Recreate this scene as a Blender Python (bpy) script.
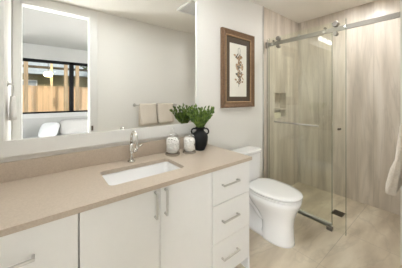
import bpy, bmesh, math, random
from mathutils import Vector, Matrix
random.seed(7)
for o in list(bpy.data.objects):
    bpy.data.objects.remove(o)
S = bpy.context.scene
C = S.collection
PI = math.pi

# ------------------------------------------------------------ camera
cam = bpy.data.cameras.new('camera')
cam.sensor_width = 36.0
cam.lens = 200.3 / 402 * 36
cam.shift_y = -36.5 / 402
cam.clip_start = 0.01
camo = bpy.data.objects.new('camera', cam)
C.objects.link(camo)
camo.location = (0, -1.53, 1.33)
camo.rotation_euler = (PI / 2, 0, math.radians(51.74 - 90))
S.camera = camo

# ------------------------------------------------------------ world, sun, exposure
S.view_settings.view_transform = 'Standard'
S.view_settings.look = 'None'
S.view_settings.gamma = 1
S.view_settings.use_curve_mapping = False
S.view_settings.exposure = 1.46
w = bpy.data.worlds.new('world')
S.world = w
w.use_nodes = True
wn = w.node_tree
wn.nodes.clear()
wo = wn.nodes.new('ShaderNodeOutputWorld')
wb = wn.nodes.new('ShaderNodeBackground')
wb.inputs[0].default_value = (0.80, 0.90, 1.0, 1)
wb.inputs[1].default_value = 0.5
wn.links.new(wb.outputs[0], wo.inputs[0])
sd = bpy.data.lights.new('sun', 'SUN')
sd.energy = 1.15
sd.angle = math.radians(3)
sd.color = (1.0, 0.93, 0.82)
sun = bpy.data.objects.new('sun', sd)
C.objects.link(sun)
sun.rotation_euler = (math.radians(-44), 0, math.radians(12))
sun.location = (0, 2, 6)
L_BATH, L_SHOWER, L_BED, L_VANITY = 11.5, 21.0, 2.0, 5.0
# added fill light through two made-up side windows of the bedroom
for nm, lx, ry in (('fill_left', -2.33, -PI / 2), ('fill_right', 3.33, PI / 2)):
    ld = bpy.data.lights.new(nm, 'AREA')
    ld.shape = 'RECTANGLE'
    ld.size = 1.5
    ld.size_y = 1.6
    ld.energy = 16
    ld.color = (0.92, 0.97, 1.0)
    lo_ = bpy.data.objects.new(nm, ld)
    C.objects.link(lo_)
    lo_.location = (lx, -2.75, 1.45)
    lo_.rotation_euler = (0, ry, 0)

# ------------------------------------------------------------ materials
def mat(name, col, rough=0.5, metal=0.0, spec=0.5, noise=0.0, nscale=8.0, stretch=(1, 1, 1), bump=0.0, coat=0.0, col2=None, detail=4.0, sheen=0.0):
    m = bpy.data.materials.new(name)
    m.use_nodes = True
    nt = m.node_tree
    b = nt.nodes['Principled BSDF']
    b.inputs['Base Color'].default_value = (*col, 1)
    b.inputs['Roughness'].default_value = rough
    b.inputs['Metallic'].default_value = metal
    b.inputs['Specular IOR Level'].default_value = spec
    b.inputs['Coat Weight'].default_value = coat
    b.inputs['Sheen Weight'].default_value = sheen
    tc = nt.nodes.new('ShaderNodeTexCoord')
    mp = nt.nodes.new('ShaderNodeMapping')
    mp.inputs['Scale'].default_value = stretch
    nt.links.new(tc.outputs['Object'], mp.inputs[0])
    n = nt.nodes.new('ShaderNodeTexNoise')
    n.inputs['Scale'].default_value = nscale
    n.inputs['Detail'].default_value = detail
    nt.links.new(mp.outputs[0], n.inputs['Vector'])
    if noise > 0 or col2:
        cr = nt.nodes.new('ShaderNodeValToRGB')
        c2 = col2 or tuple(c * (1 - noise) for c in col)
        cr.color_ramp.elements[0].position = 0.35
        cr.color_ramp.elements[1].position = 0.65
        cr.color_ramp.elements[0].color = (*c2, 1)
        cr.color_ramp.elements[1].color = (*col, 1)
        nt.links.new(n.outputs[0], cr.inputs[0])
        nt.links.new(cr.outputs[0], b.inputs['Base Color'])
    if bump > 0:
        bp = nt.nodes.new('ShaderNodeBump')
        bp.inputs['Strength'].default_value = bump
        bp.inputs['Distance'].default_value = 0.01
        nt.links.new(n.outputs[0], bp.inputs['Height'])
        nt.links.new(bp.outputs[0], b.inputs['Normal'])
    return m

def glass(name, tint, refl=1.0, rough=0.0):
    # thin architectural glass: tinted see-through plus a Fresnel reflection
    m = bpy.data.materials.new(name)
    m.use_nodes = True
    nt = m.node_tree
    nt.nodes.clear()
    out = nt.nodes.new('ShaderNodeOutputMaterial')
    mx = nt.nodes.new('ShaderNodeMixShader')
    tr = nt.nodes.new('ShaderNodeBsdfTransparent')
    gl = nt.nodes.new('ShaderNodeBsdfGlossy')
    lw = nt.nodes.new('ShaderNodeLayerWeight')
    lw.inputs['Blend'].default_value = 0.5
    fr = nt.nodes.new('ShaderNodeMath')
    fr.operation = 'POWER'
    fr.inputs[1].default_value = 4.0
    nt.links.new(lw.outputs['Facing'], fr.inputs[0])
    ml = nt.nodes.new('ShaderNodeMath')
    ml.operation = 'MULTIPLY_ADD'
    ml.inputs[1].default_value = 0.6 * refl
    ml.inputs[2].default_value = 0.035 * refl
    tr.inputs[0].default_value = (*tint, 1)
    gl.inputs['Roughness'].default_value = rough
    gl.inputs[0].default_value = (1, 1, 1, 1)
    nt.links.new(fr.outputs[0], ml.inputs[0])
    nt.links.new(ml.outputs[0], mx.inputs[0])
    nt.links.new(tr.outputs[0], mx.inputs[1])
    nt.links.new(gl.outputs[0], mx.inputs[2])
    nt.links.new(mx.outputs[0], out.inputs[0])
    return m

def emit(name, col, strength):
    m = bpy.data.materials.new(name)
    m.use_nodes = True
    b = m.node_tree.nodes['Principled BSDF']
    b.inputs['Base Color'].default_value = (0.9, 0.9, 0.9, 1)
    b.inputs['Emission Color'].default_value = (*col, 1)
    b.inputs['Emission Strength'].default_value = strength
    return m

def stone(name, base, dark, light, streak_scale, stretch, tile, mortar_col, rough, vein=0.2, rot=(0, 0, 0)):
    # veined stone-look porcelain: stretched noise streaks, fine veins, tile joints
    m = bpy.data.materials.new(name)
    m.use_nodes = True
    nt = m.node_tree
    b = nt.nodes['Principled BSDF']
    tc = nt.nodes.new('ShaderNodeTexCoord')
    mp = nt.nodes.new('ShaderNodeMapping')
    mp.inputs['Scale'].default_value = stretch
    mp.inputs['Rotation'].default_value = rot
    nt.links.new(tc.outputs['Object'], mp.inputs[0])
    n1 = nt.nodes.new('ShaderNodeTexNoise')
    n1.inputs['Scale'].default_value = streak_scale
    n1.inputs['Detail'].default_value = 6
    n1.inputs['Distortion'].default_value = 0.25
    nt.links.new(mp.outputs[0], n1.inputs['Vector'])
    cr = nt.nodes.new('ShaderNodeValToRGB')
    e = cr.color_ramp.elements
    e[0].position = 0.30
    e[0].color = (*dark, 1)
    e[1].position = 0.72
    e[1].color = (*light, 1)
    k = e.new(0.52)
    k.color = (*base, 1)
    nt.links.new(n1.outputs[0], cr.inputs[0])
    n2 = nt.nodes.new('ShaderNodeTexNoise')
    n2.inputs['Scale'].default_value = streak_scale * 0.55
    n2.inputs['Detail'].default_value = 8
    n2.inputs['Distortion'].default_value = 1.6
    nt.links.new(mp.outputs[0], n2.inputs['Vector'])
    r2 = nt.nodes.new('ShaderNodeValToRGB')
    f = r2.color_ramp.elements
    f[0].position = 0.47
    f[0].color = (0, 0, 0, 1)
    f[1].position = 0.53
    f[1].color = (0, 0, 0, 1)
    kk = f.new(0.50)
    kk.color = (1, 1, 1, 1)
    nt.links.new(n2.outputs[0], r2.inputs[0])
    ml = nt.nodes.new('ShaderNodeMath')
    ml.operation = 'MULTIPLY'
    ml.inputs[1].default_value = vein
    nt.links.new(r2.outputs[0], ml.inputs[0])
    mx = nt.nodes.new('ShaderNodeMixRGB')
    mx.inputs[2].default_value = (*[c * 0.62 for c in dark], 1)
    nt.links.new(ml.outputs[0], mx.inputs[0])
    nt.links.new(cr.outputs[0], mx.inputs[1])
    prev = mx
    if tile:
        # joints as thin lines along the two given axes
        sp = nt.nodes.new('ShaderNodeSeparateXYZ')
        nt.links.new(tc.outputs['Object'], sp.inputs[0])
        for ax, size, off in tile:
            a = nt.nodes.new('ShaderNodeMath')
            a.operation = 'ADD'
            a.inputs[1].default_value = off + 40 * size
            nt.links.new(sp.outputs[ax], a.inputs[0])
            md = nt.nodes.new('ShaderNodeMath')
            md.operation = 'MODULO'
            md.inputs[1].default_value = size
            nt.links.new(a.outputs[0], md.inputs[0])
            lt = nt.nodes.new('ShaderNodeMath')
            lt.operation = 'LESS_THAN'
            lt.inputs[1].default_value = 0.003
            nt.links.new(md.outputs[0], lt.inputs[0])
            m2 = nt.nodes.new('ShaderNodeMixRGB')
            m2.inputs[2].default_value = (*mortar_col, 1)
            nt.links.new(lt.outputs[0], m2.inputs[0])
            nt.links.new(prev.outputs[0], m2.inputs[1])
            prev = m2
    nt.links.new(prev.outputs[0], b.inputs['Base Color'])
    b.inputs['Roughness'].default_value = rough
    return m

M = {}
M['wall'] = mat('wall_paint', (0.80, 0.775, 0.73), 0.75, noise=0.015, nscale=60)
M['bedceil'] = mat('bedroom_ceiling_dimmed', (0.25, 0.24, 0.22), 0.85, noise=0.01)  # darker than the bathroom ceiling to offset the added bedroom light
M['ceil'] = mat('ceiling_paint', (0.88, 0.84, 0.77), 0.85, noise=0.015, nscale=60)
M['trim'] = mat('white_trim', (0.77, 0.755, 0.72), 0.35, noise=0.01)
M['bedwall'] = mat('bedroom_wall_dimmed', (0.30, 0.29, 0.27), 0.8, noise=0.01)  # wall tone darkened in place of dimmer bedroom light
M['sill'] = mat('white_sill_dimmed', (0.36, 0.35, 0.33), 0.4, noise=0.01)  # white sill darkened to hold back the bright bedroom light
M['floor'] = stone('floor_stone', (0.64, 0.55, 0.42), (0.47, 0.385, 0.28), (0.82, 0.74, 0.60), 2.0, (0.8, 2.6, 1), [(0, 0.61, 0.10), (1, 0.61, 0.25)], (0.40, 0.34, 0.27), 0.38, rot=(0, 0, 0.7))
M['tile'] = stone('shower_stone', (0.66, 0.585, 0.50), (0.49, 0.425, 0.355), (0.79, 0.725, 0.65), 9.0, (1.0, 1.0, 0.10), [(0, 0.62, 0.06), (1, 0.62, 0.30)], (0.40, 0.35, 0.30), 0.32)
M['carpet'] = mat('carpet', (0.55, 0.52, 0.47), 0.95, noise=0.2, nscale=200, bump=0.3)
M['cab'] = mat('cabinet_white', (0.86, 0.85, 0.825), 0.38, noise=0.01, nscale=30)
M['cabin'] = mat('cabinet_gap', (0.10, 0.09, 0.08), 0.8, noise=0.1)
M['quartz'] = mat('quartz', (0.53, 0.44, 0.35), 0.28, col2=(0.48, 0.395, 0.31), nscale=140, detail=2)
M['quartzedge'] = M['quartz']
M['porc'] = mat('porcelain', (0.88, 0.87, 0.855), 0.08, noise=0.005, coat=0.4)
M['nickel'] = mat('brushed_nickel', (0.62, 0.60, 0.57), 0.28, metal=1.0, noise=0.05, nscale=120)
M['pullmetal'] = mat('satin_pull_nickel', (0.62, 0.60, 0.57), 0.38, metal=0.7, noise=0.05, nscale=120)
M['chrome'] = mat('chrome', (0.62, 0.60, 0.56), 0.10, metal=1.0, noise=0.02)
M['steel'] = mat('rail_steel', (0.36, 0.335, 0.30), 0.42, metal=0.9, noise=0.06, nscale=90)
M['channel'] = mat('satin_aluminium', (0.80, 0.78, 0.72), 0.5, metal=0.0, noise=0.05, nscale=90)
M['darksteel'] = mat('dark_steel', (0.16, 0.13, 0.10), 0.4, metal=0.8, noise=0.2, nscale=60)
M['bronze'] = mat('frame_bronze', (0.26, 0.155, 0.09), 0.38, metal=0.35, noise=0.35, nscale=40, stretch=(1, 1, 4))
M['gold'] = mat('frame_gilt', (0.55, 0.36, 0.20), 0.4, metal=0.4, noise=0.3, nscale=50)
M['matbrown'] = mat('mat_board', (0.105, 0.075, 0.05), 0.8, noise=0.15, nscale=200)
M['paper'] = mat('paper', (0.82, 0.79, 0.70), 0.85, noise=0.03, nscale=12)
M['inkbrown'] = mat('print_brown', (0.42, 0.27, 0.15), 0.9, noise=0.3, nscale=80)
M['inktan'] = mat('print_tan', (0.62, 0.45, 0.30), 0.9, noise=0.3, nscale=80)
M['inkdark'] = mat('print_dark', (0.16, 0.14, 0.11), 0.9, noise=0.3, nscale=80)
M['black'] = mat('matte_black_ceramic', (0.006, 0.006, 0.007), 0.6, spec=0.3, noise=0.2, nscale=30, bump=0.1)
M['leaf'] = mat('leaf_green', (0.20, 0.30, 0.05), 0.45, col2=(0.03, 0.075, 0.014), nscale=30)
M['stem'] = mat('stem_green', (0.10, 0.16, 0.05), 0.6, noise=0.2)
M['cotton'] = mat('cotton', (0.95, 0.93, 0.90), 0.95, noise=0.05, nscale=150, bump=0.3)
M['jarglass'] = glass('jar_glass', (0.992, 0.992, 0.988), 1.9)
M['jarbase'] = mat('thick_glass_base', (0.30, 0.25, 0.20), 0.1, noise=0.1, coat=0.5)
M['towel'] = mat('towel_beige', (0.76, 0.675, 0.575), 0.95, noise=0.10, nscale=160, bump=0.6, sheen=0.3)
M['towelwhite'] = mat('towel_white', (0.85, 0.81, 0.77), 0.95, noise=0.06, nscale=160, bump=0.6, sheen=0.3)
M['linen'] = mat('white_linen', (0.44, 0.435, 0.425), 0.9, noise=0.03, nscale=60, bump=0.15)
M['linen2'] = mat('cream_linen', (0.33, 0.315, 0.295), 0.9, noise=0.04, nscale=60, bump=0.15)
M['shower_glass'] = glass('shower_glass', (0.984, 0.992, 0.968), 1.0)
M['winglass'] = glass('window_glass', (0.98, 0.985, 0.98), 0.25)
M['blackframe'] = mat('black_window_frame', (0.006, 0.006, 0.006), 0.6, spec=0.1, noise=0.1)
M['cedar'] = mat('cedar_boards', (0.80, 0.53, 0.31), 0.75, noise=0.14, nscale=5, stretch=(3, 3, 0.3))
M['cedar2'] = mat('weathered_posts', (0.48, 0.34, 0.20), 0.75, noise=0.3, nscale=6, stretch=(3, 3, 0.4))
M['beam'] = mat('dark_beam', (0.16, 0.13, 0.09), 0.8, noise=0.3, nscale=6)
M['grass'] = mat('grass', (0.10, 0.16, 0.05), 0.95, noise=0.4, nscale=10)
M['tree'] = mat('tree_leaves', (0.20, 0.28, 0.08), 0.9, noise=0.5, nscale=6)
M['siding'] = mat('olive_siding', (0.30, 0.25, 0.13), 0.8, noise=0.15, nscale=4)
M['roofing'] = mat('grey_roofing', (0.42, 0.45, 0.46), 0.8, noise=0.2)
M['soap'] = mat('cream_soap', (0.88, 0.82, 0.64), 0.4, noise=0.03)
M['mirror'] = mat('mirror_silver', (0.93, 0.935, 0.92), 0.0, metal=1.0)
M['bulb'] = emit('bulb_glow', (1.0, 0.97, 0.93), L_VANITY)
M['diff_bath'] = emit('bath_diffuser', (0.93, 0.975, 1.0), L_BATH)
M['fill_shower'] = emit('shower_fill', (0.96, 0.98, 0.98), L_SHOWER)
M['fill_bed'] = emit('bedroom_fill', (0.94, 0.98, 1.0), L_BED)
M['fill_shade'] = emit('fill_lamp_glow', (0.95, 0.975, 1.0), 19.0)
M['reflected_glow'] = emit('lamp_reflection', (1.0, 0.78, 0.40), 6.0)

# ------------------------------------------------------------ mesh helpers
ORG = {}
def thing(name, label, cat, loc, group=None):
    o = bpy.data.objects.new(name, None)
    C.objects.link(o)
    o.location = loc
    o.empty_display_size = 0.05
    ORG[o] = Vector(loc)
    o['label'] = label
    o['category'] = cat
    if group:
        o['group'] = group
    return o

def tag(o, label, cat, group=None):
    o['label'] = label
    o['category'] = cat
    if group:
        o['group'] = group
    return o

def obj(name, bm, m, parent=None, smooth=False, bevel=0.0, segs=2, kind=None, label=None):
    bmesh.ops.recalc_face_normals(bm, faces=bm.faces)
    if parent is None:
        xs = [v.co for v in bm.verts]
        lo = Vector((min(v.x for v in xs), min(v.y for v in xs), min(v.z for v in xs)))
        hi = Vector((max(v.x for v in xs), max(v.y for v in xs), max(v.z for v in xs)))
        org = Vector(((lo.x + hi.x) / 2, (lo.y + hi.y) / 2, lo.z))
        if kind == 'structure':
            org = Vector((0, 0, 0))
    else:
        org = ORG[parent]
    bmesh.ops.translate(bm, verts=bm.verts, vec=-org)
    me = bpy.data.meshes.new(name)
    bm.to_mesh(me)
    bm.free()
    for p in me.polygons:
        p.use_smooth = smooth
    me.materials.append(m)
    o = bpy.data.objects.new(name, me)
    C.objects.link(o)
    if parent is None:
        o.location = org
    else:
        o.parent = parent
    ORG[o] = org
    if bevel > 0:
        bv = o.modifiers.new('bevel', 'BEVEL')
        bv.width = bevel
        bv.segments = segs
        bv.limit_method = 'ANGLE'
        bv.angle_limit = math.radians(40)
    if kind:
        o['kind'] = kind
    if label:
        o['label'] = label
    return o

def struct(name, bm, m, parent=None, **k):
    return obj(name, bm, m, parent, kind=None if parent else 'structure', **k)

def box(bm, x0, x1, y0, y1, z0, z1):
    vs = [bm.verts.new((x, y, z)) for z in (z0, z1) for y in (y0, y1) for x in (x0, x1)]
    for f in ((0, 2, 3, 1), (4, 5, 7, 6), (0, 1, 5, 4), (2, 6, 7, 3), (0, 4, 6, 2), (1, 3, 7, 5)):
        bm.faces.new([vs[i] for i in f])
    return bm

def B(*boxes):
    bm = bmesh.new()
    for b in boxes:
        box(bm, *b)
    return bm

def loft(bm, rings, cap0=True, cap1=True, closed=True):
    R = [[bm.verts.new(p) for p in r] for r in rings]
    n = len(R[0])
    for a, b in zip(R[:-1], R[1:]):
        for i in range(n if closed else n - 1):
            j = (i + 1) % n
            bm.faces.new((a[i], a[j], b[j], b[i]))
    if cap0:
        bm.faces.new(R[0][::-1])
    if cap1:
        bm.faces.new(R[-1])
    return R

def lathe(bm, prof, cx, cy, n=32, cap0=True, cap1=True):
    loft(bm, [[(cx + r * math.cos(2 * PI * i / n), cy + r * math.sin(2 * PI * i / n), z) for i in range(n)] for r, z in prof], cap0, cap1)
    return bm

def tube(bm, pts, rad, n=12, caps=True):
    pts = [Vector(p) for p in pts]
    rads = rad if isinstance(rad, (list, tuple)) else [rad] * len(pts)
    rings = []
    up = None
    for i, p in enumerate(pts):
        d = (pts[min(i + 1, len(pts) - 1)] - pts[max(i - 1, 0)]).normalized()
        if up is None:
            up = Vector((0, 0, 1)) if abs(d.z) < 0.9 else Vector((1, 0, 0))
        a = d.cross(up).normalized()
        up = a.cross(d).normalized()
        rings.append([p + (a * math.cos(2 * PI * k / n) + up * math.sin(2 * PI * k / n)) * rads[i] for k in range(n)])
    loft(bm, rings, caps, caps)
    return bm

def rrect(cx, cy, hx, hy, r, z, n=6):
    out = []
    for sx, sy, a0 in ((1, 1, 0), (-1, 1, PI / 2), (-1, -1, PI), (1, -1, 1.5 * PI)):
        for i in range(n + 1):
            a = a0 + PI / 2 * i / n
            out.append((cx + sx * (hx - r) + r * math.cos(a), cy + sy * (hy - r) + r * math.sin(a), z))
    return out

def bez(p0, p1, p2, p3, n=12):
    p0, p1, p2, p3 = map(Vector, (p0, p1, p2, p3))
    return [p0 * (1 - t) ** 3 + p1 * 3 * t * (1 - t) ** 2 + p2 * 3 * t * t * (1 - t) + p3 * t ** 3 for t in [i / n for i in range(n + 1)]]

# ------------------------------------------------------------ room shell
CZ = 2.50
XL, XG, XF = -0.27, 2.215, 3.16     # left wall face, end of paint, shower end wall face
YS = -1.50                           # face of the wall with the doorway
DX0, DX1, DZ = -0.20, 0.49, 2.40     # doorway
struct('floor', B((XL - 0.12, XF + 0.12, -1.62, 0.12, -0.06, 0)), M['floor'])
struct('ceiling', B((XL - 0.12, XF + 0.12, -1.62, 0.12, CZ, CZ + 0.08)), M['ceil'])
struct('wall_mirror_side', B((XL - 0.12, XG, 0, 0.12, 0, CZ)), M['wall'])
struct('wall_left', B((XL - 0.12, XL, -1.62, 0, 0, CZ)), M['wall'])
struct('wall_doorway', B((XL, DX0, -1.62, YS, 0, CZ), (DX1, 2.235, -1.62, YS, 0, CZ), (DX0, DX1, -1.62, YS, DZ, CZ)), M['wall'])
struct('wall_shower_return', B((2.235, XF + 0.12, -1.62, -1.273, 0, CZ), (2.235, 2.262, -1.273, -1.261, 0, CZ)), M['wall'])
NX0, NX1, NZ0, NZ1 = 2.488, 2.80, 1.045, 1.392
struct('wall_shower_niche_side', B((XG, NX0, 0, 0.12, 0, CZ), (NX1, XF + 0.12, 0, 0.12, 0, CZ), (NX0, NX1, 0, 0.12, 0, NZ0), (NX0, NX1, 0, 0.12, NZ1, CZ), (NX0, NX1, 0.10, 0.12, NZ0, NZ1)), M['tile'])
struct('wall_shower_end', B((XF, XF + 0.12, -1.273, 0, 0, CZ)), M['tile'])
struct('wall_shower_entry_side', B((2.262, XF, -1.273, -1.261, 0, CZ)), M['tile'])
struct('trim_1', B((DX0 - 0.062, DX0, YS, YS + 0.015, 0, DZ + 0.075), (DX1, DX1 + 0.085, YS, YS + 0.015, 0, DZ + 0.075), (DX0, DX1, YS, YS + 0.015, DZ, DZ + 0.075)), M['trim'], bevel=0.003)
struct('trim_2', B((DX0, DX0 + 0.012, -1.62, YS, 0, DZ), (DX1 - 0.008, DX1, -1.62, YS - 0.004, 0, DZ), (DX0, DX1, -1.62, YS, DZ - 0.012, DZ)), M['trim'])
struct('trim_3', B((XG, XG + 0.012, -0.012, 0, 0, CZ)), M['nickel'])
struct('baseboard_mirror_side', B((1.275, XG - 0.005, -0.014, 0, 0, 0.09)), M['trim'], bevel=0.003)
struct('baseboard_doorway', B((DX1 + 0.09, 2.23, YS, YS + 0.014, 0, 0.09)), M['trim'], bevel=0.003)
struct('floor_threshold', B((2.305, 2.345, -0.75, -0.002, 0, 0.008), ), M['nickel'])

# bedroom behind the doorway
BX0, BX1, BY = -2.2, 3.2, -4.2
WX0, WX1, WZ0, WZ1 = -1.0, 1.55, 0.975, 2.18
struct('floor_bedroom', B((BX0, BX1, BY - 0.12, -1.62, -0.06, 0)), M['carpet'])
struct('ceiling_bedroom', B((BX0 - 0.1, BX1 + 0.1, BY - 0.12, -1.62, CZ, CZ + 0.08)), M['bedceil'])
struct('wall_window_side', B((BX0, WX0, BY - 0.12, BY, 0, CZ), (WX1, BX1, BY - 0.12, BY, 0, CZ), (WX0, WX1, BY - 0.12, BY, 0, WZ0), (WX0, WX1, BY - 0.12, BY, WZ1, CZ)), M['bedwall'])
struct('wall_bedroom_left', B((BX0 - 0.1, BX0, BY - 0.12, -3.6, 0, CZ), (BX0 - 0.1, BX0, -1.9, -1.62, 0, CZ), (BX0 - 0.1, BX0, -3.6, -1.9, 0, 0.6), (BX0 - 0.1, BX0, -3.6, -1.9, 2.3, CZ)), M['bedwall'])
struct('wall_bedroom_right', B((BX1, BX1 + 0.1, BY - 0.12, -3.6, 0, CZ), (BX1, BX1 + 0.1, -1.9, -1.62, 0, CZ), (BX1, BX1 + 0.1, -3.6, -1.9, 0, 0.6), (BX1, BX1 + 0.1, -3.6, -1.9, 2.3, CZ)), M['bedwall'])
win = struct('window_1', B((WX0, WX1, BY - 0.08, BY - 0.02, WZ1 - 0.065, WZ1), (WX0, WX1, BY - 0.08, BY - 0.02, WZ0, WZ0 + 0.035), (WX0, WX0 + 0.04, BY - 0.08, BY - 0.02, WZ0, WZ1), (WX1 - 0.04, WX1, BY - 0.08, BY - 0.02, WZ0, WZ1), (0.495, 0.585, BY - 0.08, BY - 0.02, WZ0, WZ1)), M['blackframe'])
obj('window_pane', B((WX0 + 0.04, 0.50, BY - 0.053, BY - 0.047, WZ0 + 0.03, WZ1 - 0.05)), M['winglass'], win)
obj('window_pane', B((0.57, WX1 - 0.04, BY - 0.053, BY - 0.047, WZ0 + 0.03, WZ1 - 0.05)), M['winglass'], win)
struct('trim_4', B((WX0 - 0.05, WX1 + 0.05, BY, BY + 0.035, WZ0 - 0.035, WZ0 - 0.002), (WX0 - 0.03, WX1 + 0.03, BY, BY + 0.012, WZ0 - 0.10, WZ0 - 0.035)), M['sill'], bevel=0.004)
for k, wx in ((2, BX0 - 0.05), (3, BX1 + 0.05)):  # unseen side windows, added so the fill light can enter
    wi = struct('window_%d' % k, B((wx - 0.03, wx + 0.03, -3.6, -3.55, 0.6, 2.3), (wx - 0.03, wx + 0.03, -1.95, -1.9, 0.6, 2.3), (wx - 0.03, wx + 0.03, -3.55, -1.95, 0.6, 0.65), (wx - 0.03, wx + 0.03, -3.55, -1.95, 2.25, 2.3)), M['blackframe'])
    obj('window_pane', B((wx - 0.003, wx + 0.003, -3.55, -1.95, 0.65, 2.25)), M['winglass'], wi)
struct('ground', B((-7, 9, -12, BY - 0.12, -0.12, -0.06)), M['grass'])

# ------------------------------------------------------------ vanity
def pull(parent, p0, p1, out=0.032):
    # squared bar pull: two posts and a bar
    p0, p1 = Vector(p0), Vector(p1)
    bm = bmesh.new()
    r = 0.0055
    yf = p0.y
    x0, x1, z0, z1 = min(p0.x, p1.x), max(p0.x, p1.x), min(p0.z, p1.z), max(p0.z, p1.z)
    box(bm, x0 - r, x1 + r, yf - out, yf - out + 0.010, z0 - r, z1 + r)
    for p in (p0, p1):
        box(bm, p.x - r, p.x + r, yf - out + 0.009, yf, p.z - r, p.z + r)
    return obj('handle', bm, M['pullmetal'], parent, bevel=0.002)

VT = 0.8435
def cabinet(x0, x1, label, door_list, drawer_list, end_panel=False):
    t = thing('vanity_cabinet', label, 'cabinet', ((x0 + x1) / 2, -0.27, 0), 'base units of the vanity')
    if door_list:
        obj('cabinet_body', B((x0, x0 + 0.018, -0.520, -0.003, 0.095, VT), (x1 - 0.018, x1, -0.520, -0.003, 0.095, VT), (x0 + 0.018, x1 - 0.018, -0.520, -0.003, 0.095, 0.113),
            (x0 + 0.018, x1 - 0.018, -0.015, -0.003, 0.113, VT), (x0 + 0.018, x1 - 0.018, -0.520, -0.502, 0.76, VT)), M['cab'], t)
    else:
        obj('cabinet_body', B((x0, x1, -0.520, -0.003, 0.095, VT)), M['cab'], t)
    obj('toe_kick', B((x0, x1 - (0.02 if end_panel else 0), -0.455, -0.44, 0, 0.095)), M['cab'], t)
    if end_panel:
        obj('end_panel', B((x1 - 0.018, x1, -0.5405, -0.5205, 0, 0.095), (x1 - 0.018, x1, -0.5205, -0.003, 0, 0.0945)), M['cab'], t)
    g = 0.002
    for (a, b, hx) in door_list:
        d = obj('door', B((a + g, b - g, -0.5405, -0.5205, 0.098, VT - 0.004)), M['cab'], t, bevel=0.0015)
        pull(d, (hx, -0.5405, 0.697), (hx, -0.5405, 0.826))
    for (z0, z1) in drawer_list:
        d = obj('drawer', B((x0 + g, x1 - g, -0.5405, -0.5205, z0 + g, z1 - g)), M['cab'], t, bevel=0.0015)
        zc = (z0 + z1) / 2 + 0.008
        xm = (x0 + x1) / 2 - 0.03
        pull(d, (xm - 0.075, -0.5405, zc), (xm + 0.075, -0.5405, zc))
    return t
DR = [(0.605, VT - 0.002), (0.349, 0.605), (0.096, 0.349)]
cabinet(XL + 0.002, 0.119, 'white slab-front drawer unit under the counter, beside the left wall', [], DR)
cabinet(0.121, 0.873, 'white two-door sink cabinet in the middle of the vanity', [(0.121, 0.498, 0.468), (0.498, 0.873, 0.527)], [])
cabinet(0.875, 1.262, 'white three-drawer unit at the vanity end beside the toilet', [], DR, True)

# countertop with a rounded cut-out
SX0, SX1, SY0, SY1 = 0.272, 0.742, -0.425, -0.168
scx, scy, shx, shy = (SX0 + SX1) / 2, (SY0 + SY1) / 2, (SX1 - SX0) / 2, (SY1 - SY0) / 2
bm = bmesh.new()
def loop(pts):
    v = [bm.verts.new(p) for p in pts]
    return [bm.edges.new((v[i], v[(i + 1) % len(v)])) for i in range(len(v))]
e1 = loop([(XL + 0.001, -0.554, 0.87), (1.277, -0.554, 0.87), (1.277, -0.002, 0.87), (XL + 0.001, -0.002, 0.87)])
e2 = loop(rrect(scx, scy, shx, shy, 0.03, 0.87))
bmesh.ops.triangle_fill(bm, edges=e1 + e2, use_beauty=True)
r = bmesh.ops.extrude_face_region(bm, geom=list(bm.faces))
bmesh.ops.translate(bm, verts=[g for g in r['geom'] if isinstance(g, bmesh.types.BMVert)], vec=(0, 0, -0.0255))
tag(obj('countertop', bm, M['quartz'], bevel=0.0015), 'long beige quartz countertop over the white vanity cabinets', 'countertop')
tag(obj('backsplash', B((XL + 0.001, 1.277, -0.020, -0.001, 0.8705, 0.975)), M['quartz'], bevel=0.0015), 'low beige quartz backsplash between countertop and mirror', 'backsplash')
# side of the counter hides nothing: sink bowl
bm = bmesh.new()
rings = [rrect(scx, scy, shx + 0.004, shy + 0.004, 0.032, 0.8438), rrect(scx, scy, shx + 0.001, shy + 0.001, 0.032, 0.835),
         rrect(scx, scy, shx - 0.006, shy - 0.006, 0.034, 0.78), rrect(scx, scy, shx - 0.018, shy - 0.018, 0.04, 0.735),
         rrect(scx, scy, shx - 0.05, shy - 0.045, 0.04, 0.722)]
out = [rrect(scx, scy, shx - 0.04, shy - 0.035, 0.04, 0.712), rrect(scx, scy, shx + 0.004, shy + 0.004, 0.04, 0.725), rrect(scx, scy, shx + 0.014, shy + 0.014, 0.04, 0.79), rrect(scx, scy, shx + 0.018, shy + 0.018, 0.04, 0.8438)]
loft(bm, [out[-1], *rings][0:1] + rings, False, True)
loft(bm, out, True, False)
sink = thing('sink', 'white rectangular undermount sink set in the beige countertop', 'sink', (scx, scy, 0.712))
obj('basin', bm, M['porc'], sink, smooth=True, bevel=0)
bm = bmesh.new()
lathe(bm, [(0.024, 0.7225), (0.024, 0.726), (0.018, 0.728), (0.0, 0.728)][:3], scx, scy, 24)
obj('drain', bm, M['chrome'], sink)

# faucet
FX, FY = 0.498, -0.090
fa = thing('faucet', 'chrome gooseneck faucet standing behind the rectangular sink', 'faucet', (FX, FY, 0.8705))
bm = bmesh.new()
lathe(bm, [(0.025, 0.8705), (0.025, 0.876), (0.017, 0.880), (0.0125, 0.887), (0.0125, 0.925), (0.016, 0.932), (0.016, 0.962), (0.0115, 0.972), (0.0095, 1.0)], FX, FY, 28)
obj('faucet_body', bm, M['chrome'], fa, smooth=True)
bm = bmesh.new()
pts = [Vector((FX, FY, 0.995))] + [Vector((FX, FY - 0.055 + 0.055 * math.cos(t), 1.032 + 0.060 * math.sin(t))) for t in [PI * i / 18 for i in range(19)]] + [Vector((FX, FY - 0.111, 1.00)), Vector((FX, FY - 0.112, 0.985))]
tube(bm, pts, [0.0085] * 3 + [0.008] * (len(pts) - 5) + [0.0095, 0.010], 16)
obj('spout', bm, M['chrome'], fa, smooth=True)
bm = bmesh.new()
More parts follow.
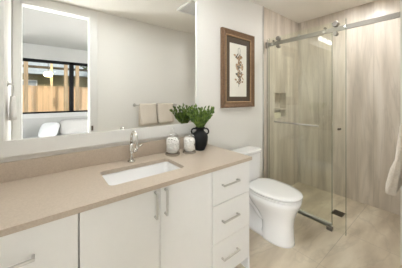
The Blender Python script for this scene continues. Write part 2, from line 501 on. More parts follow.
tube(bm, [(FX + 0.012, FY, 0.945), (FX + 0.036, FY, 0.945), (FX + 0.042, FY, 0.945)], [0.015, 0.015, 0.012], 16)
tube(bm, [(FX + 0.034, FY, 0.945), (FX + 0.050, FY - 0.004, 0.965), (FX + 0.078, FY - 0.008, 0.985)], [0.008, 0.0065, 0.005], 12)
obj('lever', bm, M['chrome'], fa, smooth=True)

# ------------------------------------------------------------ mirror
MX0, MX1, MZ0, MZ1 = -0.165, 1.134, 1.094, 2.235
mi = thing('wall_mirror', 'large white-framed mirror mounted on the wall above the backsplash', 'mirror', ((MX0 + MX1) / 2, 0, 1.003))
obj('mirror_glass', B((MX0, MX1, -0.0145, -0.0085, MZ0, MZ1)), M['mirror'], mi)
obj('mirror_frame', B((MX0 - 0.03, MX1 + 0.03, -0.020, -0.001, 1.003, MZ0), (MX0 - 0.03, MX1 + 0.03, -0.026, -0.001, MZ1, MZ1 + 0.03),
    (MX0 - 0.03, MX0, -0.026, -0.001, MZ0, MZ1), (MX1, MX1 + 0.03, -0.026, -0.001, MZ0, MZ1)), M['trim'], mi, bevel=0.002)
obj('frame_backing', B((MX0, MX1, -0.0084, -0.001, MZ0, MZ1)), M['cabin'], mi)

# vanity light above mirror
vl = thing('vanity_light', 'nickel vanity light bar with glass shades above the mirror', 'light', (0.60, 0, 2.38))
obj('back_plate', B((0.30, 0.90, -0.022, -0.001, 2.33, 2.40)), M['nickel'], vl, bevel=0.004)
for x in (0.38, 0.60, 0.82):
    bm = bmesh.new()
    tube(bm, [(x, -0.02, 2.365), (x, -0.075, 2.365), (x, -0.095, 2.372), (x, -0.10, 2.385)], 0.008)
    lathe(bm, [(0.02, 2.385), (0.022, 2.395), (0.022, 2.42), (0.016, 2.425)], x, -0.10, 20)
    ar = obj('arm', bm, M['nickel'], vl, smooth=True)
    bm = bmesh.new()
    lathe(bm, [(0.022, 2.40), (0.040, 2.375), (0.048, 2.33), (0.050, 2.29)], x, -0.10, 24, False, False)
    obj('lamp_shade', bm, M['jarglass'], vl, smooth=True)
    bm = bmesh.new()
    lathe(bm, [(0.010, 2.386), (0.014, 2.375), (0.027, 2.35), (0.030, 2.33), (0.024, 2.312), (0.010, 2.303)], x, -0.10, 20)
    obj('bulb', bm, M['bulb'], vl, smooth=True)

# ceiling lights; the shower and bedroom ones are unseen fill, added
def ceiling_light(x, y, r, label, m, h=0.03):
    t = thing('ceiling_light', label, 'light', (x, y, CZ - h))
    bm = bmesh.new()
    n = 36
    prof = [(r, CZ - 0.0005), (r + 0.012, CZ - 0.0005), (r + 0.012, CZ - h), (r, CZ - h), (r, CZ - 0.0005)]
    loft(bm, [[(x + q * math.cos(2 * PI * i / n), y + q * math.sin(2 * PI * i / n), z) for i in range(n)] for q, z in prof], False, False)
    obj('rim', bm, M['trim'], t, smooth=False)
    bm = bmesh.new()
    lathe(bm, [(r - 0.001, CZ - 0.002), (r - 0.001, CZ - h + 0.006), (r * 0.8, CZ - h)], x, y, n)
    obj('diffuser', bm, m, t)
ceiling_light(0.68, -0.62, 0.21, 'round flush ceiling light over the vanity', M['diff_bath'])
ceiling_light(2.62, -0.86, 0.14, 'round recessed fill light added unseen inside the shower', M['fill_shower'], 0.012)
ceiling_light(-1.2, -2.4, 0.30, 'large round fill light added unseen in the bedroom, left of the doorway', M['fill_bed'])
ceiling_light(1.9, -2.4, 0.30, 'large round fill light added unseen in the bedroom, right of the doorway', M['fill_bed'])

# unseen lamps added in the bedroom to light the cabinet fronts
def fill_lamp(x, y, label):
    t = thing('fill_lamp', label, 'lamp', (x, y, 0))
    bm = bmesh.new()
    lathe(bm, [(0.15, 0.0), (0.15, 0.012), (0.13, 0.02), (0.02, 0.025)], x, y, 32)
    obj('base', bm, M['nickel'], t)
    bm = bmesh.new()
    tube(bm, [(x, y, 0.025), (x, y, 1.42)], 0.011, 12)
    obj('pole', bm, M['nickel'], t, smooth=True)
    bm = bmesh.new()
    n = 36
    prof = [(0.20, 1.00), (0.17, 1.40), (0.167, 1.40), (0.197, 1.00), (0.20, 1.00)]
    loft(bm, [[(x + q * math.cos(2 * PI * i / n), y + q * math.sin(2 * PI * i / n), z_) for i in range(n)] for q, z_ in prof], False, False)
    obj('lamp_shade', bm, M['fill_shade'], t, smooth=True)
fill_lamp(-0.72, -2.15, 'added fill lamp with glowing shade, unseen in the bedroom left of the doorway')
fill_lamp(1.45, -2.20, 'added fill lamp with glowing shade, unseen in the bedroom right of the doorway')
# vent
ve = thing('ceiling_vent', 'white square ceiling exhaust vent seen in the mirror', 'vent', (1.545, -0.605, CZ - 0.03))
obj('cover_rim', B((1.38, 1.71, -0.77, -0.735, CZ - 0.03, CZ - 0.0005), (1.38, 1.71, -0.475, -0.44, CZ - 0.03, CZ - 0.0005), (1.38, 1.415, -0.735, -0.475, CZ - 0.03, CZ - 0.0005), (1.675, 1.71, -0.735, -0.475, CZ - 0.03, CZ - 0.0005)), M['trim'], ve, bevel=0.004)
obj('grille', B(*[(1.415, 1.675, -0.73 + i * 0.02, -0.722 + i * 0.02, CZ - 0.022, CZ - 0.0005) for i in range(13)]), M['trim'], ve)

# ------------------------------------------------------------ framed picture
px0, px1, pz0, pz1 = 1.466, 2.004, 1.220, 2.066
pf = thing('framed_print', 'bronze-framed botanical print on the wall between mirror and shower', 'picture', ((px0 + px1) / 2, 0, pz0))
def ringloft(prof):
    bm = bmesh.new()
    rings = [[(px0 + i, -y, pz0 + i), (px1 - i, -y, pz0 + i), (px1 - i, -y, pz1 - i), (px0 + i, -y, pz1 - i)] for i, y in prof]
    loft(bm, rings, False, False)
    return bm
fr = obj('picture_frame', ringloft([(0.0, 0.001), (0.0, 0.034), (0.010, 0.040), (0.022, 0.036), (0.050, 0.024), (0.056, 0.026), (0.068, 0.020), (0.068, 0.001), (0.0, 0.001)]), M['bronze'], pf)
obj('inner_lip', ringloft([(0.055, 0.0255), (0.060, 0.029), (0.067, 0.024), (0.0675, 0.0185), (0.055, 0.0255)]), M['gold'], pf)
obj('mat_board', B((px0 + 0.060, px1 - 0.060, -0.012, -0.004, pz0 + 0.06, pz1 - 0.06)), M['matbrown'], pf)
ax0, ax1, az0, az1 = 1.594, 1.874, 1.340, 1.930
pp = obj('print_paper', B((ax0, ax1, -0.0145, -0.0118, az0, az1)), M['paper'], pf)
def blade(bm, x, z, a, l, wd, y=-0.0152):
    d = Vector((math.cos(a), 0, math.sin(a)))
    n = Vector((-d.z, 0, d.x))
    p = Vector((x, y, z))
    prof = [(0, 0.02), (0.25, 0.8), (0.5, 1), (0.78, 0.65), (1, 0.02)]
    top = [bm.verts.new(p + d * l * t + n * wd * k) for t, k in prof]
    bot = [bm.verts.new(p + d * l * t - n * wd * k) for t, k in prof]
    for i in range(4):
        bm.faces.new((top[i], top[i + 1], bot[i + 1], bot[i]))
rp = random.Random(3)
stemx = lambda z: 1.735 + 0.022 * math.sin((z - 1.45) * 9)
bmd, bmb, bmt = bmesh.new(), bmesh.new(), bmesh.new()
tube(bmd, [(stemx(z), -0.0152, z) for z in [1.45 + i * 0.02 for i in range(18)]], 0.0018, 6)
tube(bmd, [(1.745 + 0.018 * math.cos(t), -0.0152, 1.855 + 0.035 * math.sin(t)) for t in [PI * 1.9 * i / 20 - PI / 2 for i in range(21)]], 0.0014, 6)
for i in range(80):
    z = 1.50 + 0.31 * rp.random()
    q = rp.choice((bmb, bmb, bmt, bmt, bmd))
    blade(q, stemx(z) + rp.uniform(-0.045, 0.040), z, rp.uniform(0, 2 * PI), rp.uniform(0.026, 0.050), rp.uniform(0.007, 0.014), -0.0148 - 0.00002 * i)
for i in range(12):
    z = 1.46 + 0.14 * rp.random()
    blade(bmd if i % 2 else bmb, stemx(z), z, rp.choice((0.7, 2.3)) + rp.uniform(-0.4, 0.4), 0.05, 0.005, -0.0165)
obj('printed_stem', bmd, M['inkdark'], pp)
obj('printed_leaves', bmb, M['inkbrown'], pp)
obj('printed_petals', bmt, M['inktan'], pp)

# ------------------------------------------------------------ jars, vase
def jar(x, y, s, label):
    z = 0.8705
    t = thing('apothecary_jar', label, 'jar', (x, y, z), 'glass jars by the vase')
    P = lambda l: [(r * s, z + h * s) for r, h in l]
    bm = bmesh.new()
    lathe(bm, P([(0.042, 0.012), (0.046, 0.02), (0.047, 0.06), (0.046, 0.098), (0.040, 0.108), (0.036, 0.112), (0.038, 0.118), (0.0355, 0.118), (0.034, 0.111), (0.038, 0.107), (0.044, 0.097), (0.045, 0.02), (0.040, 0.0135)]), x, y, 32, False, False)
    obj('jar_body', bm, M['jarglass'], t, smooth=True)
    bm = bmesh.new()
    lathe(bm, P([(0.046, 0.0), (0.048, 0.004), (0.046, 0.012), (0.030, 0.0125)]), x, y, 32)
    obj('jar_base', bm, M['jarbase'], t, smooth=False, label='thick dark base')
    bm = bmesh.new()
    lathe(bm, P([(0.040, 0.119), (0.041, 0.122), (0.036, 0.130), (0.022, 0.139), (0.008, 0.144)]), x, y, 32, False, False)
    ld = obj('lid', bm, M['jarglass'], t, smooth=True)
    bm = bmesh.new()
    lathe(bm, P([(0.006, 0.143), (0.006, 0.148), (0.013, 0.156), (0.015, 0.163), (0.010, 0.171), (0.003, 0.173)]), x, y, 20)
    obj('knob', bm, M['jarglass'], ld, smooth=True)
    bm = bmesh.new()
    rj = random.Random(int(x * 1000))
    lathe(bm, [(r * s, z + h * s) for r, h in [(0.030, 0.0145), (0.034, 0.03), (0.034, 0.095), (0.026, 0.104)]], x, y, 24)
    for k in range(230):
        a, q, h = rj.uniform(0, 2 * PI), math.sqrt(rj.random()) * 0.034 * s, rj.uniform(0.022, 0.106) * s
        if k % 2:
            q = 0.0355 * s
        if k % 2 and h > 0.1 * s:
            q *= 0.8
        c = Matrix.Translation((x + q * math.cos(a), y + q * math.sin(a), z + h))
        bmesh.ops.create_icosphere(bm, subdivisions=1, radius=rj.uniform(0.0058, 0.0078) * s, matrix=c)
    c = obj('cotton_balls', bm, M['cotton'], smooth=True, kind='stuff')
    return t, c
_, c1 = jar(0.822, -0.118, 1.24, 'lidded glass jar on the counter nearer the faucet')
tag(c1, 'white cotton balls filling the glass jar nearer the faucet', 'cotton balls')
_, c2 = jar(0.960, -0.155, 1.14, 'lidded glass jar on the counter touching the black vase')
tag(c2, 'white cotton balls filling the glass jar beside the black vase', 'cotton balls')

VX, VY = 1.085, -0.140
va = thing('vase', 'matte black two-handled vase on the counter, right of the glass jars', 'vase', (VX, VY, 0.8705))
z = 0.8705
bm = bmesh.new()
lathe(bm, [(r, z + h * 1.09) for r, h in [(0.038, 0), (0.042, 0.004), (0.056, 0.035), (0.068, 0.075), (0.070, 0.105), (0.062, 0.130), (0.045, 0.145), (0.035, 0.155), (0.034, 0.165), (0.042, 0.180), (0.044, 0.183), (0.040, 0.184), (0.031, 0.168), (0.031, 0.155), (0.040, 0.140), (0.03, 0.03)]], VX, VY, 36)
obj('vase_body', bm, M['black'], va, smooth=True)
hd = Vector((0.7826, -0.6225, 0))
for s in (-1, 1):
    bm = bmesh.new()
    d = hd * s
    o = Vector((VX, VY, z))
    tube(bm, bez(o + d * 0.034 + Vector((0, 0, 0.184)), o + d * 0.082 + Vector((0, 0, 0.202)), o + d * 0.086 + Vector((0, 0, 0.138)), o + d * 0.058 + Vector((0, 0, 0.142)), 12), 0.007, 10)
    obj('vase_handle', bm, M['black'], va, smooth=True)
# greenery: upright fleshy sprigs
rg = random.Random(11)
bml, bms = bmesh.new(), bmesh.new()
def leaf(bm, p, d, l, wd):
    d = d.normalized()
    a = d.cross(Vector((rg.uniform(-1, 1), rg.uniform(-1, 1), rg.uniform(-1, 1)))).normalized()
    b = d.cross(a).normalized()
    prof = [(0, 0.25), (0.3, 0.9), (0.6, 1.0), (0.85, 0.6), (1.0, 0.08)]
    rings = []
    for t, k in prof:
        c = p + d * l * t
        rings.append([c + a * wd * k, c + b * wd * k * 0.3, c - a * wd * k, c - b * wd * k * 0.3])
    loft(bm, rings)
for i in range(36):
    a = 2 * PI * i * 0.381966
    sp = math.sqrt((i + 0.5) / 36)
    base = Vector((VX + 0.018 * math.cos(a) * sp, VY + 0.018 * math.sin(a) * sp, z + 0.178))
    tilt = 0.05 + 0.58 * sp
    H = rg.uniform(0.135, 0.205)
    tip = base + Vector((math.cos(a) * math.sin(tilt), math.sin(a) * math.sin(tilt), math.cos(tilt))) * H
    if tip.y > -0.035:
        tip.y = -0.035 - rg.uniform(0, 0.01)
    mid = (base + tip) / 2 + Vector((0, 0, -0.006))
    pts = bez(base, base + Vector((0, 0, 0.03)), mid, tip, 8)
    tube(bms, pts, [0.0028] * 5 + [0.0022, 0.0018, 0.0014, 0.001], 6)
    for k in range(1, 9):
        for q in range(3):
            ax = (pts[k] - pts[k - 1]).normalized()
            sd_ = Vector((rg.uniform(-1, 1), rg.uniform(-1, 1), rg.uniform(-0.2, 0.5)))
            leaf(bml, pts[k], ax * 1.5 + sd_.normalized() * 0.62, rg.uniform(0.026, 0.042), rg.uniform(0.006, 0.0085))
for v in bml.verts:
    if v.co.y > -0.024:
        v.co.y = -0.024 - 0.1 * min(0.02, v.co.y + 0.024)
gr = thing('greenery', 'bushy bright green sprigs standing in the black vase', 'plant', (VX, VY, z + 0.16))
obj('leaves', bml, M['leaf'], gr)
obj('stems', bms, M['stem'], gr)

# ------------------------------------------------------------ toilet
TX = 1.755
to = thing('toilet', 'white porcelain toilet with closed lid between vanity and shower glass', 'toilet', (TX, -0.35, 0))
def egg(cx, yb, yf, hw, z, n=96, sq=0.0, hwb=None):
    # egg outline: rounder front at -y, flatter back
    out = []
    yc = yb - (yb - yf) * 0.42
    for i in range(n):
        a = 2 * PI * i / n
        ca, sa = math.cos(a), math.sin(a)
        e = 0.92 if sa < 0 else 0.62
        x = hw * math.copysign(abs(ca) ** (0.95 if sa < 0 else 0.75), ca)
        yy = (yc - yf) * -abs(sa) ** e if sa < 0 else (yb - yc) * abs(sa) ** e
        out.append((cx + x, yc + yy, z))
    return out
bm = bmesh.new()
loft(bm, [egg(TX, -0.34, -0.640, 0.120, 0.0), egg(TX, -0.34, -0.638, 0.118, 0.02), egg(TX, -0.35, -0.632, 0.113, 0.08), egg(TX, -0.345, -0.630, 0.113, 0.17),
          egg(TX, -0.29, -0.640, 0.126, 0.24), egg(TX, -0.23, -0.660, 0.152, 0.30), egg(TX, -0.205, -0.688, 0.178, 0.36), egg(TX, -0.205, -0.698, 0.184, 0.395),
          egg(TX, -0.205, -0.690, 0.178, 0.408)])
bowl = obj('bowl', bm, M['porc'], to, smooth=True)
# rear foot and trapway
bm = bmesh.new()
loft(bm, [rrect(TX, -0.24, 0.108, 0.20, 0.05, z_, 6) for z_ in (0.0, 0.035)] + [rrect(TX, -0.23, 0.070, 0.19, 0.05, 0.06), rrect(TX, -0.20, 0.055, 0.17, 0.04, 0.20), rrect(TX, -0.165, 0.09, 0.145, 0.05, 0.31), rrect(TX, -0.155, 0.16, 0.135, 0.04, 0.375), rrect(TX, -0.155, 0.17, 0.135, 0.04, 0.408)])
for s in (-1, 1):
    tube(bm, bez((TX + s * 0.05, -0.46, 0.29), (TX + s * 0.075, -0.34, -0.02), (TX + s * 0.075, -0.30, 0.44), (TX + s * 0.065, -0.13, 0.20), 20) + [Vector((TX + s * 0.055, -0.11, 0.04))], 0.040, 16)
obj('pedestal', bm, M['porc'], to, smooth=True)
bm = bmesh.new()
loft(bm, [egg(TX, -0.235, -0.675, 0.160, 0.4085), egg(TX, -0.235, -0.677, 0.162, 0.417), egg(TX, -0.215, -0.702, 0.187, 0.418), egg(TX, -0.215, -0.702, 0.187, 0.427), egg(TX, -0.215, -0.698, 0.182, 0.4295)])
obj('seat', bm, M['porc'], to, smooth=False, bevel=0.0)
bm = bmesh.new()
loft(bm, [egg(TX, -0.23, -0.68, 0.165, 0.430), egg(TX, -0.23, -0.68, 0.165, 0.437), egg(TX, -0.212, -0.706, 0.190, 0.4385), egg(TX, -0.212, -0.706, 0.190, 0.449), egg(TX, -0.214, -0.700, 0.185, 0.455), egg(TX, -0.22, -0.65, 0.15, 0.4575)])
obj('lid', bm, M['porc'], to, smooth=True)
bm = bmesh.new()
bm.free()
for s in (-1, 1):
    bm = bmesh.new()
    tube(bm, [(TX + s * 0.075 - 0.02, -0.212, 0.442), (TX + s * 0.075 + 0.02, -0.212, 0.442)], 0.012, 12)
    obj('hinge', bm, M['porc'], to)
bm = bmesh.new()
def tank(hx, y0, y1, z, r):
    return rrect(TX, (y0 + y1) / 2, hx, (y1 - y0) / 2, r, z, 8)
loft(bm, [tank(0.165, -0.185, -0.02, 0.4085, 0.05), tank(0.175, -0.190, -0.02, 0.50, 0.055), tank(0.182, -0.195, -0.02, 0.725, 0.06)])
obj('tank', bm, M['porc'], to, smooth=False, bevel=0.004)
bm = bmesh.new()
loft(bm, [tank(0.184, -0.200, -0.017, 0.7255, 0.065), tank(0.190, -0.206, -0.015, 0.730, 0.07), tank(0.190, -0.206, -0.015, 0.748, 0.07), tank(0.184, -0.200, -0.020, 0.757, 0.066), tank(0.150, -0.170, -0.045, 0.760, 0.05)])
obj('tank_lid', bm, M['porc'], to, smooth=False, bevel=0.002)
# ------------------------------------------------------------ shower glass and hardware
GX = 2.315
fx = thing('shower_screen', 'fixed clear shower glass panel fastened to the mirror-side wall', 'shower screen', (GX, -0.38, 0.01), 'shower glass panels')
obj('glass_panel', B((GX - 0.005, GX + 0.005, -0.752, -0.004, 0.030, 2.09)), M['shower_glass'], fx)
obj('edge_strip', B((GX - 0.0052, GX + 0.0052, -0.7545, -0.7521, 0.030, 2.09)), mat('glass_edge_green', (0.16, 0.20, 0.13), 0.2, noise=0.05), fx, label='green polished glass edge')
obj('wall_channel', B((GX - 0.011, GX + 0.011, -0.0035, -0.0005, 0.009, 2.09)), M['steel'], fx)
obj('bottom_channel', B((GX - 0.012, GX - 0.0055, -0.752, -0.004, 0.0085, 0.045), (GX + 0.0055, GX + 0.012, -0.752, -0.004, 0.0085, 0.045), (GX - 0.012, GX + 0.012, -0.752, -0.004, 0.0082, 0.029)), M['channel'], fx)
DXX = 2.268
dr = thing('shower_door', 'sliding clear shower glass door hanging open from the steel rail', 'shower door', (DXX, -0.50, 0.012), 'shower glass panels')
obj('glass_panel', B((DXX - 0.004, DXX + 0.004, -0.885, -0.06, 0.014, 2.085)), M['shower_glass'], dr)
for yy in (-0.8875, -0.0600):
    obj('edge_strip', B((DXX - 0.0042, DXX + 0.0042, yy, yy + 0.0024, 0.014, 2.085)), bpy.data.materials['glass_edge_green'], dr)
RX = 2.290
rl = thing('shower_rail', 'brushed steel sliding-door rail running across above the shower glass', 'rail', (RX, -0.63, 1.978))
obj('rail_bar', B((RX - 0.007, RX + 0.007, -1.250, -0.012, 1.985, 2.030)), M['steel'], rl, bevel=0.002)
for yy0, yy1, ez in ((-0.030, -0.001, 0.017), (-1.2600, -1.2502, 0.0)):
    obj('wall_bracket', B((RX - 0.016, RX + 0.016, yy0, yy1, 1.985 - ez, 2.030 + ez)), M['steel'], rl, bevel=0.004)
def disc(x0, x1, y, z, r, m, parent, name):
    bm = bmesh.new()
    tube(bm, [(x0, y, z), (x0 + (x1 - x0) * 0.2, y, z), (x0 + (x1 - x0) * 0.8, y, z), (x1, y, z)], [r * 0.88, r, r, r * 0.88], 24)
    return obj(name, bm, m, parent, smooth=False)
for yy in (-0.185, -0.800):
    disc(DXX - 0.018, DXX + 0.030, yy, 2.056, 0.027, M['steel'], dr, 'roller')
    disc(DXX - 0.018, DXX + 0.030, yy, 1.958, 0.020, M['steel'], dr, 'guard_roller')
for yy in (-0.095, -0.690):
    disc(RX - 0.016, GX + 0.012, yy, 2.0075, 0.014, M['nickel'], fx, 'standoff')
    disc(GX - 0.013, GX + 0.013, yy, 2.052, 0.012, M['darksteel'], fx, 'clamp_bolt')
disc(RX - 0.013, RX + 0.011, -0.43, 2.036, 0.012, M['nickel'], rl, 'door_stop')
disc(DXX - 0.022, DXX + 0.020, -0.832, 1.022, 0.012, M['darksteel'], dr, 'door_knob')
# towel-bar style handle on the inner side of the fixed panel
bm = bmesh.new()
tube(bm, [(DXX - 0.045, -0.16, 1.035), (DXX - 0.045, -0.66, 1.035)], 0.008, 14)
for yy in (-0.20, -0.62):
    tube(bm, [(DXX - 0.045, yy, 1.035), (DXX - 0.004, yy, 1.035)], 0.007, 12)
obj('handle_bar', bm, M['nickel'], dr, smooth=True)
gd = obj('floor_guide', B((DXX - 0.022, DXX - 0.0055, -0.775, -0.725, 0.0002, 0.032), (DXX + 0.0055, DXX + 0.019, -0.775, -0.725, 0.0002, 0.032), (DXX - 0.022, DXX + 0.019, -0.775, -0.725, 0.0002, 0.012)), M['steel'], bevel=0.002)
tag(gd, 'small dark metal guide block on the floor under the sliding glass', 'door guide')
# drain
dn = thing('floor_drain', 'small dark rectangular drain grate in the shower floor', 'drain', (2.66, -0.70, 0))
bm = bmesh.new()
box(bm, 2.60, 2.72, -0.755, -0.645, 0.0002, 0.003)
obj('drain_plate', bm, M['darksteel'], dn)
obj('grate', B(*[(2.61 + i * 0.0125, 2.6155 + i * 0.0125, -0.748, -0.652, 0.003, 0.006) for i in range(9)]), M['darksteel'], dn)
# niche shelf & soap
sh = obj('niche_shelf', B((NX0 + 0.001, NX1 - 0.001, 0.001, 0.0995, 1.155, 1.172)), M['tile'])
tag(sh, 'thin stone shelf dividing the recessed shower niche', 'shelf')
sp = obj('soap_bar', B((2.500, 2.68, 0.012, 0.07, NZ0 + 0.0005, 1.125)), M['soap'], bevel=0.012, segs=3)
tag(sp, 'cream soap block in the lower part of the shower niche', 'soap')

# ------------------------------------------------------------ towels
tb = thing('towel_bar', 'nickel towel bar on the wall, seen in the mirror beside the doorway', 'towel bar', (1.52, YS, 1.19))
BYY, BZ = YS + 0.085, 1.215
bm = bmesh.new()
tube(bm, [(1.075, BYY, BZ), (1.78, BYY, BZ)], 0.009, 14)
obj('bar', bm, M['nickel'], tb, smooth=True)
for x in (1.085, 1.77):
    bm = bmesh.new()
    tube(bm, [(x, YS + 0.001, BZ), (x, YS + 0.008, BZ), (x, YS + 0.012, BZ), (x, BYY, BZ)], [0.026, 0.024, 0.011, 0.010], 20)
    obj('post', bm, M['nickel'], tb, smooth=True)
def towel(x0, x1, zf, zb, flare, m, label, seed):
    # thick folded towel hanging over the bar, front layer flared outwards
    rt = random.Random(seed)
    nx = 14
    front = [(BYY + flare, zf), (BYY + flare * 0.97, zf + 0.03), (BYY + flare * 0.78, zf + 0.10), (BYY + flare * 0.55, (zf + BZ) / 2), (BYY + 0.030, BZ - 0.06), (BYY + 0.024, BZ - 0.005)]
    arc = [(BYY + 0.024 * math.cos(t), BZ + 0.024 * math.sin(t)) for t in [PI * i / 8 for i in range(1, 8)]]
    back = [(BYY - 0.024, BZ - 0.01), (BYY - 0.032, (zf + BZ) / 2), (BYY - 0.035, zb)]
    inner_b = [(BYY - 0.016, zb), (BYY - 0.013, (zf + BZ) / 2), (BYY - 0.012, BZ)]
    inner_a = [(BYY + 0.011 * math.cos(t), BZ + 0.011 * math.sin(t)) for t in [PI * (1 - i / 6) for i in range(1, 6)]]
    inner_f = [(BYY + 0.012, BZ - 0.005), (BYY + 0.014, BZ - 0.06), (BYY + flare * 0.18, (zf + BZ) / 2), (BYY + flare * 0.33, zf + 0.10), (BYY + flare * 0.45, zf + 0.03), (BYY + flare * 0.50, zf + 0.002)]
    prof = front + arc + back + inner_b + inner_a + inner_f
    bm = bmesh.new()
    rings = []
    ph = rt.uniform(0, 6)
    for i in range(nx + 1):
        t = i / nx
        x = x0 + (x1 - x0) * t
        e = 1 - (abs(2 * t - 1) ** 8) * 0.22
        rings.append([(x, BYY + (y - BYY) * (e if k < len(front) + len(arc) else 1) + 0.003 * math.sin(t * 11 + ph) * (1 if k < 6 else 0), z_) for k, (y, z_) in enumerate(prof)])
    loft(bm, rings)
    o = obj('bath_towel', bm, m, smooth=True)
    tag(o, label, 'towel', 'bath towels on the bar')
    return o
towel(1.128, 1.395, 0.925, 0.90, 0.072, M['towel'], 'beige bath towel on the bar, the one nearer the doorway', 1)
towel(1.412, 1.70, 0.925, 0.90, 0.070, M['towel'], 'beige bath towel on the bar, the one nearer the shower', 2)

# ring and hand towel on left wall (seen in the mirror)
tr = thing('towel_ring', 'nickel towel ring on the left wall, seen in the mirror', 'towel ring', (XL, -1.15, 1.40))
bm = bmesh.new()
tube(bm, [(XL + 0.001, -1.15, 1.46), (XL + 0.008, -1.15, 1.46), (XL + 0.012, -1.15, 1.46), (XL + 0.045, -1.15, 1.46)], [0.025, 0.023, 0.009, 0.008], 18)
obj('post', bm, M['nickel'], tr, smooth=True)
bm = bmesh.new()
tube(bm, [(XL + 0.042, -1.15 + 0.065 * math.sin(t), 1.395 + 0.065 * math.cos(t)) for t in [2 * PI * i / 28 for i in range(29)]], 0.005, 10)
obj('ring', bm, M['nickel'], tr, smooth=True)
bm = bmesh.new()
rings = []
for z_, hy, hx in ((1.345, 0.035, 0.016), (1.33, 0.05, 0.018), (1.27, 0.075, 0.020), (1.18, 0.085, 0.024), (1.115, 0.088, 0.028)):
    rings.append([(XL + 0.040 + (hx + 0.004 * math.cos(a * 5)) * math.cos(a), -1.15 + hy * math.sin(a), z_) for a in [2 * PI * i / 40 for i in range(40)]])
loft(bm, rings)
tag(obj('hand_towel', bm, M['towelwhite'], smooth=True), 'white hand towel hanging from the ring on the left wall', 'towel')

# strike plate
tag(obj('strike_plate', B((DX1 + 0.012, DX1 + 0.036, YS + 0.0152, YS + 0.018, 0.89, 0.955)), M['darksteel'], bevel=0.001), 'small dark metal plate on the white door casing', 'strike plate')

# ------------------------------------------------------------ bedroom furniture
bd = thing('bed', 'low bed with white bedding under the bedroom window', 'bed', (0.5, -3.45, 0))
obj('bed_base', B((-0.75, 1.75, -4.13, -2.75, 0.10, 0.28)), M['beam'], bd, bevel=0.01)
for x in (-0.68, 1.68):
    for y in (-4.06, -2.82):
        obj('leg', B((x - 0.03, x + 0.03, y - 0.03, y + 0.03, 0, 0.10)), M['beam'], bd)
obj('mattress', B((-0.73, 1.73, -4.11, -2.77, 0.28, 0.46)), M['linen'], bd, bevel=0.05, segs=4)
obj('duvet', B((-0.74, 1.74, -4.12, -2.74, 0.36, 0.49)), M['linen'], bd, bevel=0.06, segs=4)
def pillow(cx, cy, cz, lx, ly, lz, rx, rz, m, label):
    bm = bmesh.new()
    bmesh.ops.create_uvsphere(bm, u_segments=32, v_segments=20, radius=1)
    for v in bm.verts:
        x, y, z_ = v.co
        sx = math.copysign(abs(x) ** 0.55, x)
        sy = math.copysign(abs(y) ** 0.55, y)
        v.co = Vector((sx * lx, sy * ly, z_ * lz * (1 - 0.35 * max(abs(sx), abs(sy)) ** 4)))
    bmesh.ops.rotate(bm, verts=bm.verts, cent=(0, 0, 0), matrix=Matrix.Rotation(rx, 3, 'X'))
    bmesh.ops.rotate(bm, verts=bm.verts, cent=(0, 0, 0), matrix=Matrix.Rotation(rz, 3, 'Z'))
    bmesh.ops.translate(bm, verts=bm.verts, vec=(cx, cy, cz))
    tag(obj('pillow', bm, m, smooth=True), label, 'pillow', 'pillows on the bed')
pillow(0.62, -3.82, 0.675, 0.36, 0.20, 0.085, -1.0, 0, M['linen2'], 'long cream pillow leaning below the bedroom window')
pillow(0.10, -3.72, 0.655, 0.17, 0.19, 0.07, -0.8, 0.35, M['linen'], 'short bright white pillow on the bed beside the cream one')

# ------------------------------------------------------------ outdoors
FYY = -7.5
fence = thing('wooden_fence', 'orange cedar board fence outside the bedroom window', 'fence', (0, FYY, 0))
bm = bmesh.new()
rf = random.Random(5)
x = -5.0
while x < 7:
    box(bm, x, x + 0.142, FYY, FYY + 0.02, -0.06, 1.74 + rf.uniform(-0.008, 0.008))
    x += 0.147
obj('boards', bm, M['cedar'], fence)
obj('rail', B((-5, 7, FYY - 0.05, FYY - 0.001, 0.3, 0.39), (-5, 7, FYY - 0.05, FYY - 0.001, 1.45, 1.54)), M['cedar2'], fence)
pg = thing('pergola', 'timber patio cover with square posts between window and fence', 'pergola', (0.4, -6.6, 0))
for x in (-0.41, 0.60, 0.93):
    obj('post', B((x - 0.05, x + 0.05, -6.65, -6.55, -0.06, 2.66)), M['cedar2'], pg)
for x in (0.22,):
    obj('slim_post', B((x - 0.03, x + 0.03, -6.72, -6.66, -0.06, 2.66)), M['cedar'], pg)
obj('beam', B((-4, 5, -6.66, -6.54, 2.66, 2.78)), M['beam'], pg)
rafter_boxes = [(-4, 5, -6.90, -6.84, 2.54, 2.60), (-4, 5, -7.06, -7.02, 2.30, 2.38)]
for rb in rafter_boxes:
    obj('rafter', B(rb), M['beam'], pg)
lan = thing('reflected_glow', 'warm glow added outdoors for a lamp reflected in the window', 'reflected_glow', (0.13, -6.6, 2.0))  # added glowing body in place of a lamp's reflection in the pane
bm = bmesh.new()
lathe(bm, [(0.07, 2.0), (0.11, 2.03), (0.12, 2.10), (0.08, 2.15)], 0.13, -6.6, 20)
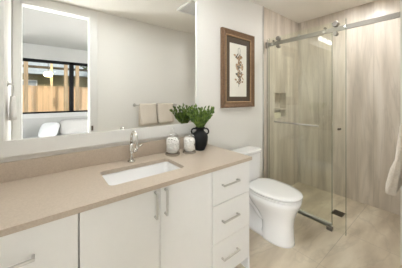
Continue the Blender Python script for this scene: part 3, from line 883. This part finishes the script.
obj('lamp_shade', bm, M['reflected_glow'], lan, smooth=True)
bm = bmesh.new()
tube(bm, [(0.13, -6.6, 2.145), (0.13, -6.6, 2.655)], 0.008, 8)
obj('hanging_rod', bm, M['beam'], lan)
hs = thing('neighbour_house', 'olive neighbouring house with grey roof behind the fence', 'house', (0, -10.5, 0))
obj('house_wall', B((-4.5, 3.4, -11.4, -10.0, -0.06, 2.35)), M['siding'], hs)
bm = bmesh.new()
vs = [[(-4.8, -9.6, 2.35), (-4.8, -11.8, 2.35), (-4.8, -10.7, 3.1)], [(3.7, -9.6, 2.35), (3.7, -11.8, 2.35), (3.7, -10.7, 3.1)]]
loft(bm, vs)
obj('roof', bm, M['roofing'], hs)
wdw = obj('window', B((-1.0, -0.2, -10.0, -9.96, 1.5, 2.1)), M['trim'], hs)
obj('pane', B((-0.95, -0.25, -9.96, -9.955, 1.55, 2.05)), M['roofing'], wdw)
def tree(x, y, h, r, label, seed):
    t = thing('leafy_tree', label, 'tree', (x, y, -0.06), 'trees behind the fence')
    bm = bmesh.new()
    tube(bm, [(x, y, -0.06), (x + 0.05, y, h * 0.5), (x, y, h)], [0.12, 0.09, 0.05], 10)
    obj('trunk', bm, M['cedar2'], t, smooth=True)
    bm = bmesh.new()
    q = random.Random(seed)
    for i in range(700):
        d = Vector((q.gauss(0, 1), q.gauss(0, 1), q.gauss(0, 1))).normalized() * r * q.uniform(0.4, 1.0)
        c = Vector((x, y, h + 0.3)) + d
        a = Vector((q.uniform(-1, 1), q.uniform(-1, 1), q.uniform(-1, 1))).normalized() * 0.09
        b = a.cross(Vector((q.uniform(-1, 1), q.uniform(-1, 1), 1))).normalized() * 0.05
        vv = [bm.verts.new(c + a), bm.verts.new(c + b), bm.verts.new(c - a), bm.verts.new(c - b)]
        bm.faces.new(vv)
    obj('crown', bm, M['tree'], t)
tree(-1.6, -8.9, 2.6, 0.6, 'leafy tree behind the fence, left side of the window view', 1)
tree(1.9, -8.9, 2.7, 0.6, 'leafy tree behind the fence, right side of the window view', 2)
